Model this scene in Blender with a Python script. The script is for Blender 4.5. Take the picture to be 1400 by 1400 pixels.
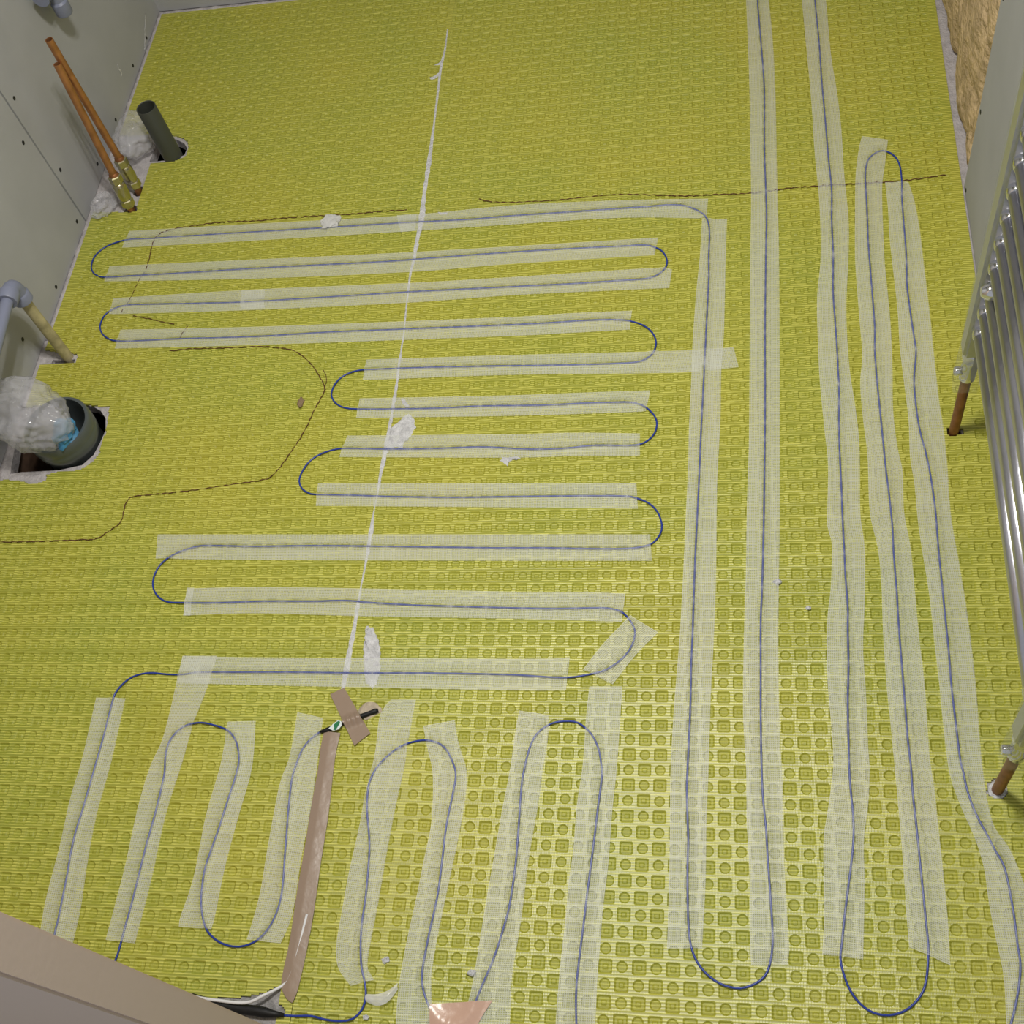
import bpy, bmesh, math, random
import numpy as np
from mathutils import Vector, Matrix, noise
from mathutils.geometry import tessellate_polygon

random.seed(7)
scene = bpy.context.scene
col = scene.collection
for o in list(bpy.data.objects):
    bpy.data.objects.remove(o)

# ------------------------------------------------------------------ camera
# hand-held phone at 1.64 m, standing in the doorway, looking down into the room
F_PX = 1646.504
CAM = Vector((0.0, 0.0, 1.6443))
YAW, PITCH, ROLL = -0.3615063806778025, 1.0052449416701814, 0.326766330438262
_f = Vector((math.sin(YAW)*math.cos(PITCH), math.cos(YAW)*math.cos(PITCH), -math.sin(PITCH)))
_r0 = Vector((math.cos(YAW), -math.sin(YAW), 0.0))
_d0 = _f.cross(_r0)
if _d0.z > 0:
    _d0 = -_d0
_c, _s = math.cos(ROLL), math.sin(ROLL)
AX = _c*_r0 + _s*_d0          # image right
AY = -_s*_r0 + _c*_d0         # image down
AZ = _f                       # forward
cam_data = bpy.data.cameras.new('camera')
cam_data.sensor_width = 36.0
cam_data.sensor_fit = 'HORIZONTAL'
cam_data.lens = F_PX/1400.0*36.0
cam_data.clip_start = 0.01
cam = bpy.data.objects.new('camera', cam_data)
col.objects.link(cam)
M = Matrix(((AX.x, -AY.x, -AZ.x, CAM.x), (AX.y, -AY.y, -AZ.y, CAM.y), (AX.z, -AY.z, -AZ.z, CAM.z), (0, 0, 0, 1)))
cam.matrix_world = M
scene.camera = cam

# ------------------------------------------------------------------ world, exposure
world = bpy.data.worlds.new('world')
scene.world = world
world.use_nodes = True
bg = world.node_tree.nodes['Background']
bg.inputs[0].default_value = (0.95, 0.97, 1.0, 1)
bg.inputs[1].default_value = 0.42
scene.view_settings.view_transform = 'Standard'
scene.view_settings.look = 'None'
scene.view_settings.gamma = 1.0
scene.view_settings.use_curve_mapping = False
scene.view_settings.exposure = 0.0
LAMP_POS = (-0.26, 0.98, 2.16)
LAMP_W = 8.3

# ------------------------------------------------------------------ survey helpers
def ray(u, v):
    return AX*(u-700.0) + AY*(v-700.0) + AZ*F_PX
def G(u, v, z=0.0):
    """point of the horizontal plane at height z"""
    d = ray(u, v)
    return CAM + d*((z-CAM.z)/d.z)

# room dimensions (metres)
WL, WR, WB = -1.323, 0.391, 2.352          # left wall, right wall, back wall
YF = -0.12                                  # front end of what is built
CEIL = 2.22
MT = 0.0038                                 # thickness of the yellow mat

# ------------------------------------------------------------------ materials
def mat(name, rgb, rough=0.6, metal=0.0, spec=0.5, alpha=1.0, vary=0.0, vscale=30.0, bump=0.0, bscale=80.0):
    m = bpy.data.materials.new(name)
    m.use_nodes = True
    nt = m.node_tree
    b = nt.nodes['Principled BSDF']
    b.inputs['Base Color'].default_value = (*rgb, 1)
    b.inputs['Roughness'].default_value = rough
    b.inputs['Metallic'].default_value = metal
    b.inputs['Specular IOR Level'].default_value = spec
    b.inputs['Alpha'].default_value = alpha
    if vary or bump:
        tc = nt.nodes.new('ShaderNodeTexCoord')
    if vary:
        n = nt.nodes.new('ShaderNodeTexNoise')
        n.inputs['Scale'].default_value = vscale
        n.inputs['Detail'].default_value = 6
        nt.links.new(tc.outputs['Object'], n.inputs['Vector'])
        mr = nt.nodes.new('ShaderNodeMapRange')
        mr.inputs['From Min'].default_value = 0.3
        mr.inputs['From Max'].default_value = 0.7
        mr.inputs['To Min'].default_value = 1-vary
        mr.inputs['To Max'].default_value = 1+vary
        nt.links.new(n.outputs['Fac'], mr.inputs['Value'])
        mx = nt.nodes.new('ShaderNodeMix')
        mx.data_type = 'RGBA'
        mx.blend_type = 'MULTIPLY'
        mx.inputs['Factor'].default_value = 1.0
        mx.inputs['A'].default_value = (*rgb, 1)
        nt.links.new(mr.outputs['Result'], mx.inputs['B'])
        nt.links.new(mx.outputs['Result'], b.inputs['Base Color'])
    if bump:
        n2 = nt.nodes.new('ShaderNodeTexNoise')
        n2.inputs['Scale'].default_value = bscale
        n2.inputs['Detail'].default_value = 5
        nt.links.new(tc.outputs['Object'], n2.inputs['Vector'])
        bp = nt.nodes.new('ShaderNodeBump')
        bp.inputs['Strength'].default_value = bump
        bp.inputs['Distance'].default_value = 0.01
        nt.links.new(n2.outputs['Fac'], bp.inputs['Height'])
        nt.links.new(bp.outputs['Normal'], b.inputs['Normal'])
    return m

def math_node(nt, op, a=None, b=None, c=None):
    n = nt.nodes.new('ShaderNodeMath')
    n.operation = op
    for i, v in enumerate((a, b, c)):
        if v is None:
            continue
        if isinstance(v, (int, float)):
            n.inputs[i].default_value = v
        else:
            nt.links.new(v, n.inputs[i])
    return n.outputs[0]

PITCH_M = 0.022
def mat_membrane(name, thread_amount, bump_d, rough, spec):
    m = bpy.data.materials.new(name)
    m.use_nodes = True
    nt = m.node_tree
    b = nt.nodes['Principled BSDF']
    tc = nt.nodes.new('ShaderNodeTexCoord')
    sx = nt.nodes.new('ShaderNodeSeparateXYZ')
    nt.links.new(tc.outputs['Object'], sx.inputs[0])
    # weft threads, five to a cell, running across the room
    wob = nt.nodes.new('ShaderNodeTexNoise')
    wob.inputs['Scale'].default_value = 14
    nt.links.new(tc.outputs['Object'], wob.inputs['Vector'])
    yy = math_node(nt, 'MULTIPLY_ADD', wob.outputs['Fac'], 0.0016, sx.outputs['Y'])
    s1 = math_node(nt, 'SINE', math_node(nt, 'MULTIPLY', yy, 2*math.pi/(PITCH_M/5)))
    s1 = math_node(nt, 'MULTIPLY_ADD', s1, 0.5, 0.5)
    s1 = math_node(nt, 'POWER', s1, 1.8)
    s2 = math_node(nt, 'SINE', math_node(nt, 'MULTIPLY', sx.outputs['X'], 2*math.pi/(PITCH_M/12)))
    s2 = math_node(nt, 'MULTIPLY_ADD', s2, 0.5, 0.5)
    # breaks along each thread
    mp = nt.nodes.new('ShaderNodeMapping')
    mp.inputs['Scale'].default_value = (60, 240, 60)
    nt.links.new(tc.outputs['Object'], mp.inputs['Vector'])
    br = nt.nodes.new('ShaderNodeTexNoise')
    br.inputs['Scale'].default_value = 1.0
    br.inputs['Detail'].default_value = 3
    nt.links.new(mp.outputs[0], br.inputs['Vector'])
    brk = nt.nodes.new('ShaderNodeMapRange')
    brk.inputs['From Min'].default_value = 0.35
    brk.inputs['From Max'].default_value = 0.6
    nt.links.new(br.outputs['Fac'], brk.inputs['Value'])
    thr = math_node(nt, 'MULTIPLY', s1, math_node(nt, 'MULTIPLY_ADD', brk.outputs[0], 0.55, 0.45))
    # slow drift of the dye between yellow and yellow-green
    big = nt.nodes.new('ShaderNodeTexNoise')
    big.inputs['Scale'].default_value = 3.2
    big.inputs['Detail'].default_value = 4
    nt.links.new(tc.outputs['Object'], big.inputs['Vector'])
    bmr = nt.nodes.new('ShaderNodeMapRange')
    bmr.inputs['From Min'].default_value = 0.35
    bmr.inputs['From Max'].default_value = 0.65
    nt.links.new(big.outputs['Fac'], bmr.inputs['Value'])
    base = nt.nodes.new('ShaderNodeMix')
    base.data_type = 'RGBA'
    base.inputs['A'].default_value = (0.27, 0.295, 0.026, 1)
    base.inputs['B'].default_value = (0.335, 0.315, 0.024, 1)
    nt.links.new(bmr.outputs[0], base.inputs['Factor'])
    mx = nt.nodes.new('ShaderNodeMix')
    mx.data_type = 'RGBA'
    mx.inputs['B'].default_value = (0.70, 0.68, 0.135, 1)
    nt.links.new(base.outputs['Result'], mx.inputs['A'])
    nt.links.new(math_node(nt, 'MULTIPLY', thr, thread_amount), mx.inputs['Factor'])
    nt.links.new(mx.outputs['Result'], b.inputs['Base Color'])
    h = math_node(nt, 'MULTIPLY_ADD', s2, 0.35, math_node(nt, 'MULTIPLY', thr, 1.0))
    bp = nt.nodes.new('ShaderNodeBump')
    bp.inputs['Strength'].default_value = 0.6
    bp.inputs['Distance'].default_value = bump_d
    nt.links.new(h, bp.inputs['Height'])
    nt.links.new(bp.outputs['Normal'], b.inputs['Normal'])
    b.inputs['Roughness'].default_value = rough
    b.inputs['Specular IOR Level'].default_value = spec
    return m

def mat_mesh_tape(name, base_alpha=0.36):
    m = bpy.data.materials.new(name)
    m.use_nodes = True
    nt = m.node_tree
    b = nt.nodes['Principled BSDF']
    uv = nt.nodes.new('ShaderNodeUVMap')
    sx = nt.nodes.new('ShaderNodeSeparateXYZ')
    nt.links.new(uv.outputs[0], sx.inputs[0])
    k = 2*math.pi/0.0027
    a = math_node(nt, 'MULTIPLY_ADD', math_node(nt, 'SINE', math_node(nt, 'MULTIPLY', sx.outputs['X'], k)), 0.5, 0.5)
    c = math_node(nt, 'MULTIPLY_ADD', math_node(nt, 'SINE', math_node(nt, 'MULTIPLY', sx.outputs['Y'], k)), 0.5, 0.5)
    g = math_node(nt, 'POWER', math_node(nt, 'MAXIMUM', a, c), 1.5)
    n = nt.nodes.new('ShaderNodeTexNoise')
    n.inputs['Scale'].default_value = 22
    n.inputs['Detail'].default_value = 3
    tc = nt.nodes.new('ShaderNodeTexCoord')
    nt.links.new(tc.outputs['Object'], n.inputs['Vector'])
    al = math_node(nt, 'MULTIPLY_ADD', g, 0.30, base_alpha-0.28)
    al = math_node(nt, 'MULTIPLY_ADD', n.outputs['Fac'], 0.14, al)
    at = nt.nodes.new('ShaderNodeAttribute')
    at.attribute_name = 'opened'
    al = math_node(nt, 'MULTIPLY', al, math_node(nt, 'MULTIPLY_ADD', at.outputs['Fac'], -0.72, 1.0))
    nt.links.new(al, b.inputs['Alpha'])
    b.inputs['Base Color'].default_value = (0.86, 0.88, 0.84, 1)
    b.inputs['Roughness'].default_value = 0.5
    return m

def mat_film(name, rgb=(0.75, 0.78, 0.8), alpha=0.4, vary=0.25, scale=25, rough=0.12):
    m = bpy.data.materials.new(name)
    m.use_nodes = True
    nt = m.node_tree
    b = nt.nodes['Principled BSDF']
    b.inputs['Base Color'].default_value = (*rgb, 1)
    b.inputs['Roughness'].default_value = rough
    tc = nt.nodes.new('ShaderNodeTexCoord')
    n = nt.nodes.new('ShaderNodeTexNoise')
    n.inputs['Scale'].default_value = scale
    n.inputs['Detail'].default_value = 4
    nt.links.new(tc.outputs['Object'], n.inputs['Vector'])
    nt.links.new(math_node(nt, 'MULTIPLY_ADD', n.outputs['Fac'], vary*2, alpha-vary), b.inputs['Alpha'])
    bp = nt.nodes.new('ShaderNodeBump')
    bp.inputs['Strength'].default_value = 0.45
    bp.inputs['Distance'].default_value = 0.01
    nt.links.new(n.outputs['Fac'], bp.inputs['Height'])
    nt.links.new(bp.outputs['Normal'], b.inputs['Normal'])
    return m

MT_MEMB = mat_membrane('yellow_woven_membrane', 0.92, 0.00034, 0.37, 0.75)
MT_DIMPLE_SHADE = mat_membrane('yellow_membrane_dimple_shade', 0.62, 0.00045, 0.5, 0.5)  # dimple faces: threads dulled so recess shade is painted into the colour
MT_TAPE = mat_mesh_tape('fibreglass_mesh_tape')
MT_BOARD = mat('plasterboard', (0.40, 0.405, 0.42), 0.8, vary=0.05, vscale=9, bump=0.05, bscale=300)
MT_GAP = mat('wall_cavity', (0.03, 0.028, 0.025), 0.9)
MT_SUB = mat('cement_backer_board', (0.46, 0.43, 0.44), 0.85, vary=0.18, vscale=60, bump=0.4, bscale=200)
MT_CONC = mat('grey_concrete', (0.30, 0.29, 0.29), 0.9, vary=0.35, vscale=70, bump=0.6, bscale=160)
MT_ADH = mat('white_adhesive', (0.66, 0.66, 0.68), 0.75, vary=0.2, vscale=120, bump=0.7, bscale=260)
MT_SCREW = mat('black_screw', (0.02, 0.02, 0.02), 0.5, 0.3)
MT_WOOD = mat('timber', (0.20, 0.12, 0.08), 0.8, vary=0.3, vscale=40)
MT_VOID = mat('underfloor_darkness', (0.012, 0.010, 0.009), 0.95)  # near-black colour paints in the darkness of the void below the floor
MT_WOOL = mat('mineral_wool', (0.60, 0.44, 0.25), 0.95, vary=0.25, vscale=26, bump=1.0, bscale=70)
MT_CABLE = mat('blue_cable_sheath', (0.015, 0.040, 0.30), 0.3, spec=0.5)
MT_BLACK = mat('black_heatshrink', (0.010, 0.010, 0.011), 0.5, spec=0.3, bump=0.1, bscale=120)
MT_WHITEW = mat('white_cable_sheath', (0.7, 0.7, 0.72), 0.4)
MT_THREAD = mat('brown_thread', (0.10, 0.035, 0.012), 0.8)
MT_PARCEL = mat('brown_parcel_tape', (0.29, 0.21, 0.155), 0.30, spec=0.6, bump=0.08, bscale=60)
MT_PINK = mat('pinkish_parcel_tape', (0.56, 0.36, 0.27), 0.28, spec=0.6, bump=0.1, bscale=60)
MT_GLUE = mat('beige_glue', (0.48, 0.40, 0.30), 0.6, vary=0.2, vscale=100, bump=0.4, bscale=150)
MT_GREEN = mat('green_print', (0.01, 0.16, 0.06), 0.35)
MT_LABELW = mat('white_label', (0.68, 0.74, 0.74), 0.35)
MT_COPPER = mat('copper', (0.46, 0.215, 0.09), 0.42, 0.7, vary=0.22, vscale=45)
MT_OLDCU = mat('tarnished_copper', (0.27, 0.115, 0.045), 0.45, 0.6, vary=0.3, vscale=60)
MT_BRASS = mat('brass', (0.52, 0.48, 0.30), 0.22, 0.95)
MT_CHROME = mat('chrome', (0.72, 0.72, 0.75), 0.08, 1.0)
MT_RAIL = mat('filmed_chrome', (0.56, 0.56, 0.63), 0.30, 1.0, bump=0.05, bscale=60)
MT_DGREY = mat('dark_grey_plastic', (0.055, 0.06, 0.05), 0.38, bump=0.03, bscale=50)
MT_SOIL = mat('slate_grey_plastic', (0.085, 0.10, 0.105), 0.32)
MT_LGREY = mat('blue_grey_plastic', (0.215, 0.235, 0.33), 0.45)
MT_CREAM = mat('stained_cream_plastic', (0.42, 0.37, 0.21), 0.55, vary=0.3, vscale=55)
MT_DOOR = mat('beige_door_paint', (0.56, 0.45, 0.385), 0.6, bump=0.03, bscale=120)
MT_CEIL = mat('white_ceiling', (0.7, 0.7, 0.68), 0.9)
MT_BAG = mat_film('clear_polythene', (0.62, 0.62, 0.66), 0.36, 0.24, 15, 0.08)
MT_FILM = mat_film('protective_film', (0.52, 0.56, 0.45), 0.17, 0.05, 30, 0.2)
MT_CRUMP = mat_film('crumpled_white_film', (0.8, 0.8, 0.8), 0.6, 0.2, 60, 0.25)
MT_BLUE = mat('blue_tissue', (0.05, 0.21, 0.38), 0.5, vary=0.5, vscale=40)
MT_CHIP = mat('brown_chip', (0.22, 0.15, 0.08), 0.7)

# ------------------------------------------------------------------ object helpers
def tag(o, label=None, cat=None, group=None, kind=None):
    if label: o['label'] = label
    if cat: o['category'] = cat
    if group: o['group'] = group
    if kind: o['kind'] = kind
    return o
def link(name, me, m, parent=None, smooth=False):
    o = bpy.data.objects.new(name, me)
    col.objects.link(o)
    if m and not me.materials:
        me.materials.append(m)
    if parent:
        o.parent = parent
        o.matrix_parent_inverse = Matrix.Translation(-parent.location) if parent.type == 'EMPTY' else parent.matrix_world.inverted()
    if smooth:
        me.polygons.foreach_set('use_smooth', [True]*len(me.polygons))
    return o
def pydata(name, v, f, m, parent=None, smooth=False):
    me = bpy.data.meshes.new(name)
    me.from_pydata([tuple(p) for p in v], [], f)
    me.update()
    return link(name, me, m, parent, smooth)
def empty(name, loc):
    o = bpy.data.objects.new(name, None)
    o.empty_display_size = 0.05
    o.location = loc
    col.objects.link(o)
    return o
def box(name, x0, x1, y0, y1, z0, z1, m, parent=None, bevel=0.0):
    bm = bmesh.new()
    bmesh.ops.create_cube(bm, size=1)
    for v in bm.verts:
        v.co = ((x0+x1)/2+v.co.x*(x1-x0), (y0+y1)/2+v.co.y*(y1-y0), (z0+z1)/2+v.co.z*(z1-z0))
    if bevel:
        bmesh.ops.bevel(bm, geom=bm.edges[:], offset=bevel, segments=2, affect='EDGES')
    me = bpy.data.meshes.new(name)
    bm.to_mesh(me); bm.free()
    return link(name, me, m, parent)
def frame(ax):
    ax = ax.normalized()
    t = Vector((0, 0, 1)) if abs(ax.z) < 0.9 else Vector((1, 0, 0))
    a = ax.cross(t).normalized()
    return a, ax.cross(a)
def lathe_data(base, axis, prof, n=20):
    """prof: (distance along the axis, radius)"""
    base, axis = Vector(base), Vector(axis).normalized()
    a, b = frame(axis)
    V, F = [], []
    for d, r in prof:
        for i in range(n):
            t = 2*math.pi*i/n
            V.append(base + axis*d + (a*math.cos(t)+b*math.sin(t))*r)
    for k in range(len(prof)-1):
        for i in range(n):
            j = (i+1) % n
            F.append((k*n+i, k*n+j, (k+1)*n+j, (k+1)*n+i))
    F.append(tuple(range((len(prof)-1)*n, len(prof)*n)))
    F.append(tuple(reversed(range(n))))
    return V, F
def lathe(name, base, axis, prof, m, parent=None, n=20, smooth=True):
    V, F = lathe_data(base, axis, prof, n)
    o = pydata(name, V, F, m, parent, smooth)
    if smooth:
        try:
            o.data.set_sharp_from_angle(angle=math.radians(40))
        except Exception:
            pass
    return o
def catmull(P, step):
    out = []
    P = [Vector(p) for p in P]
    n = len(P)
    for i in range(n-1):
        p0, p1, p2, p3 = P[max(i-1, 0)], P[i], P[i+1], P[min(i+2, n-1)]
        k = max(1, int((p2-p1).length/step))
        for j in range(k):
            t = j/k
            out.append(0.5*((2*p1)+(p2-p0)*t+(2*p0-5*p1+4*p2-p3)*t*t+(3*p1-p0-3*p2+p3)*t**3))
    out.append(P[-1])
    return out
def tube(name, P, r, m, parent=None, n=8):
    P = [Vector(p) for p in P]
    V, F = [], []
    a = None
    for i, p in enumerate(P):
        t = (P[min(i+1, len(P)-1)]-P[max(i-1, 0)])
        if t.length < 1e-9: t = Vector((1, 0, 0))
        t.normalize()
        if a is None: a = frame(t)[0]
        a = (a - t*a.dot(t)).normalized()
        b = t.cross(a)
        rr = r[i] if isinstance(r, (list, tuple)) else r
        for k in range(n):
            th = 2*math.pi*k/n
            V.append(p+(a*math.cos(th)+b*math.sin(th))*rr)
    for i in range(len(P)-1):
        for k in range(n):
            j = (k+1) % n
            F.append((i*n+k, i*n+j, (i+1)*n+j, (i+1)*n+k))
    F.append(tuple(reversed(range(n)))); F.append(tuple(range((len(P)-1)*n, len(P)*n)))
    return pydata(name, V, F, m, parent, True)

# ------------------------------------------------------------------ the room
def structure(o, label, cat):
    return tag(o, label, cat, kind='structure')
Z0 = Vector((0, 0, 0))

# openings: outlines traced on the floor
def poly(pts, z=0.0):
    return [(G(u, v, z).x, G(u, v, z).y) for u, v in pts]
def disc(cx, cy, r, n=20, jit=0.0):
    return [(cx+(r+random.uniform(-jit, jit))*math.cos(2*math.pi*i/n), cy+(r+random.uniform(-jit, jit))*math.sin(2*math.pi*i/n)) for i in range(n)]
CU1 = Vector((-1.228, 1.714, 0)); CU2 = Vector((-1.226, 1.768, 0))
GREY = Vector((-1.173, 1.868, 0)); SOILC = Vector((-1.197, 1.142, 0)); CREAMF = Vector((-1.261, 1.336, 0))
RP1 = Vector((0.3225, 1.106, 0)); RP2 = Vector((0.3215, 0.533, 0))
M1 = poly([(112, 289), (137, 290), (164, 290), (178, 290.5), (187, 288), (188, 279), (205, 224), (220, 222), (239, 220), (253, 214), (258, 203), (257, 193), (247, 187), (232, 183), (205, 182), (185, 184), (140, 184)], MT)
M2 = poly([(35, 478), (64, 478), (92, 482), (106, 484), (107, 488), (102, 497), (70, 498), (30, 498)], MT)
M3 = poly([(-25, 657), (0, 657), (8, 656), (31, 658), (40, 662), (54, 660), (62, 657), (64, 649), (80, 645), (97, 644), (112, 641), (127, 631), (136, 620), (139, 607), (145, 590), (148, 570), (150, 555), (136, 555), (121, 553), (100, 550), (70, 551), (40, 556), (10, 560)], MT)
M4 = poly([(250, 1369), (277, 1365), (330, 1363), (362, 1357), (374, 1350), (383, 1352), (382, 1372), (392, 1383), (378, 1391), (376, 1400), (372, 1450), (240, 1450)], MT)
M5 = poly([(1293, 586), (1303, 583), (1318, 586), (1318, 594), (1309, 595), (1302, 597), (1296, 595)], MT)
M6 = disc(RP2.x, RP2.y+0.002, 0.0145, 14, 0.002)
MAT_HOLES = [M1, M2, M3, M4, M5, M6]
S1 = disc(CU1.x, CU1.y, 0.0165, 14, 0.003)
S1b = disc(CU2.x+0.002, CU2.y, 0.0145, 14, 0.003)
S1c = poly([(204, 222), (238, 218), (252, 212), (256, 203), (252, 196), (240, 190), (215, 196)], 0)
S2 = poly([(70, 497), (72, 492), (90, 493), (103, 491), (101, 497)], 0)
S3 = poly([(14, 648), (30, 645.5), (80, 643), (112, 636), (128, 622), (137, 605), (144.5, 588), (144.5, 572), (138, 562), (128, 556), (118, 554), (90, 552), (60, 556), (30, 575), (22, 600)], 0)
S5 = disc(RP1.x, RP1.y, 0.0125, 14, 0.0015)
S6 = disc(RP2.x, RP2.y, 0.0095, 14, 0.001)
SUB_HOLES = [S1, S1b, S1c, S2, S3, S5, S6]

def slab_with_holes(name, outer, holes, z1, z0, m, parent=None):
    loops = [outer]+holes
    tri = tessellate_polygon([[Vector((x, y, 0)) for x, y in L] for L in loops])
    pts = [p for L in loops for p in L]
    n = len(pts)
    V = [(x, y, z1) for x, y in pts]+[(x, y, z0) for x, y in pts]
    F = []
    for t in tri:
        a, b, c = [Vector((*pts[i], 0)) for i in t]
        t = tuple(t) if (b-a).cross(c-a).z > 0 else tuple(reversed(t))
        F.append(t)
    k = 0
    for L in loops:
        for i in range(len(L)):
            a, b = k+i, k+(i+1) % len(L)
            F.append((a, b, b+n, a+n))
        k += len(L)
    return pydata(name, V, F, m, parent)

floor = slab_with_holes('floor', [(WL-0.005, YF), (0.47, YF), (0.47, WB+0.01), (WL-0.005, WB+0.01)], SUB_HOLES, 0.0, -0.022, MT_SUB)
structure(floor, 'pale backer board floor under the yellow mat', 'floor')
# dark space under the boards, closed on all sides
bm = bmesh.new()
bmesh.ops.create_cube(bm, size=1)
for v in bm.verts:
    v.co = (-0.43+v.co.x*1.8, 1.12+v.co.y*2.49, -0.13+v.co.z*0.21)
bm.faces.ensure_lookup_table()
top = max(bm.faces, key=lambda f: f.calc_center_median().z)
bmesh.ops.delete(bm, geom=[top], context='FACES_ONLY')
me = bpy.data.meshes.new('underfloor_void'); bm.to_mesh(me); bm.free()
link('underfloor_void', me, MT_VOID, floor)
pj = G(20, 640, -0.05)
box('joist', pj.x-0.06, pj.x+0.012, pj.y-0.02, pj.y+0.09, -0.14, -0.035, MT_WOOD, floor)
box('joist', -1.32, -1.25, 1.30, 1.36, -0.12, -0.03, MT_WOOD, floor)
box('joist', -1.32, -1.20, 1.66, 1.80, -0.12, -0.045, MT_WOOD, floor)
# cement patch at the threshold
pp = poly([(240, 1366), (277, 1362), (330, 1361), (362, 1354), (376, 1347), (386, 1350), (386, 1378), (396, 1385), (382, 1393), (380, 1402), (378, 1455), (235, 1455)], 0.0008)
slab_with_holes('cement_patch', pp, [], 0.0008, 0.0, MT_CONC, floor)
# lumpy bead of adhesive along left and back wall
def bead(name, pts, w, h, parent):
    V, F = [], []
    P = catmull(pts, 0.008)
    d = (P[-1]-P[0]).normalized(); s = Vector((-d.y, d.x, 0))
    for i, p in enumerate(P):
        nz = noise.noise(p*35)
        ww = w*(1+0.6*nz); hh = h*(1+0.9*noise.noise(p*60+Vector((5, 1, 0))))
        for a, z in ((-ww, 0), (-ww*0.5, hh*0.8), (0, max(hh, .0005)), (ww*0.5, hh*0.8), (ww, 0)):
            V.append(p+s*a+Vector((0, 0, z)))
    for i in range(len(P)-1):
        for k in range(4):
            F.append((i*5+k, i*5+k+1, i*5+k+6, i*5+k+5))
    return pydata(name, V, F, MT_SUB, parent, True)
for a, b in (((WL+0.006, 2.345, 0), (WL+0.006, 1.98, 0)), ((WL+0.005, 1.66, 0), (WL+0.006, 1.38, 0)), ((WL+0.006, 1.29, 0), (WL+0.007, 1.22, 0))):
    bead('adhesive_bead', [a, ((a[0]+b[0])/2, (a[1]+b[1])/2, 0), b], 0.006, 0.004, floor)
bead('adhesive_bead', [(WL+0.005, WB-0.007, 0), (-0.8, WB-0.008, 0), (0.38, WB-0.008, 0)], 0.007, 0.004, floor)

# left wall: two boards with an open joint, screws
wl = structure(box('wall_left', WL-0.06, WL-0.0135, YF, WB+0.04, -0.02, CEIL, MT_GAP), 'grey plasterboard wall with pipes standing along it', 'wall')
JY = 1.690
box('board', WL-0.0125, WL, YF, JY-0.0024, 0.002, CEIL, MT_BOARD, wl)
box('board', WL-0.0125, WL, JY+0.0024, WB+0.03, 0.002, CEIL, MT_BOARD, wl)
sc_me = None
def screw(p, axis, parent):
    global sc_me
    if sc_me is None:
        V, F = lathe_data((0, 0, 0), (1, 0, 0), [(-0.003, 0.0042), (0.0004, 0.0042), (0.0008, 0.0034), (0.0005, 0.0018)], 10)
        sc_me = bpy.data.meshes.new('screw'); sc_me.from_pydata([tuple(v) for v in V], [], F)
        sc_me.materials.append(MT_SCREW)
    o = bpy.data.objects.new('screw', sc_me); col.objects.link(o)
    o.parent = parent
    o.location = p
    if axis < 0: o.rotation_euler = (0, 0, math.pi)
for y, z in ((1.663, 0.239), (1.712, 0.123), (1.665, 0.028), (2.245, 0.014), (2.137, 0.026), (1.970, 0.020), (1.829, 0.028), (1.497, 0.022), (1.336, 0.060), (1.664, 0.40), (1.714, 0.30)):
    screw((WL, y, z), 1, wl)
# scuffs of adhesive on the lower left wall
def scuff(name, pts, w, parent):
    V, F = [], []
    for i, (y, z) in enumerate(pts):
        ww = w*random.uniform(0.5, 1.3)
        V += [(WL+0.0006, y-ww, z), (WL+0.0016, y, z), (WL+0.0006, y+ww, z)]
    for i in range(len(pts)-1):
        for k in range(2): F.append((i*3+k, i*3+k+1, i*3+k+4, i*3+k+3))
    return pydata(name, V, F, MT_ADH, parent, True)
scuff('adhesive_smear', [(2.085, 0.075), (2.078, 0.066), (2.082, 0.058), (2.076, 0.050)], 0.003, wl)
scuff('adhesive_smear', [(2.29, 0.045), (2.27, 0.034), (2.255, 0.03), (2.235, 0.018), (2.215, 0.008)], 0.006, wl)

wb = structure(box('wall_back', WL-0.05, 0.52, WB+0.013, WB+0.06, -0.02, CEIL, MT_GAP), 'grey plasterboard wall at the far end of the mat', 'wall')
box('board', WL, 0.40, WB, WB+0.0125, 0.003, CEIL, MT_BOARD, wb)

BE = 1.628
wr = structure(box('wall_right', 0.50, 0.54, YF, WB+0.04, -0.02, CEIL, MT_GAP), 'right wall, boarded behind the radiator and open to insulation beyond it', 'wall')
box('board', WR, WR+0.0125, YF, BE, 0.0, CEIL, MT_BOARD, wr, 0.0008)
box('sole_plate', WR+0.034, 0.499, YF, WB, -0.005, 0.012, MT_WOOD, wr)
box('stud', WR+0.0130, 0.499, BE-0.035, BE+0.008, 0.030, CEIL-0.01, MT_WOOD, wr)
for z in (0.012, 0.180, 0.395, 0.62):
    screw((WR, BE-0.013 if z > 0.1 else BE-0.02, z), -1, wr)

# insulation batt, lumpy
V, F = [], []
NY, NZ = 60, 110
for j in range(NZ+1):
    for i in range(NY+1):
        y = BE+0.010+(WB-BE-0.012)*i/NY; z = 0.0125+1.6*j/NZ
        n1 = noise.noise(Vector((y*7, z*4, 1.3))); n2 = noise.noise(Vector((y*19, z*12, 4.1))); n3 = noise.noise(Vector((y*55, z*40, 2.1)))
        edge = min(1, i/6+0.3, (NY-i)/6+0.3, j/5+0.8)
        crease = max(0, 0.5-abs(noise.noise(Vector((y*11+2, z*6, 7.7))))*6)
        V.append((0.419-0.022*edge-0.010*n1-0.007*n2-0.003*n3+0.020*crease, y, z))
nb = len(V)
for j in range(NZ+1):
    for i in range(NY+1):
        V.append((0.498, V[j*(NY+1)+i][1], V[j*(NY+1)+i][2]))
for j in range(NZ):
    for i in range(NY):
        a = j*(NY+1)+i
        F.append((a, a+NY+1, a+NY+2, a+1))
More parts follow.
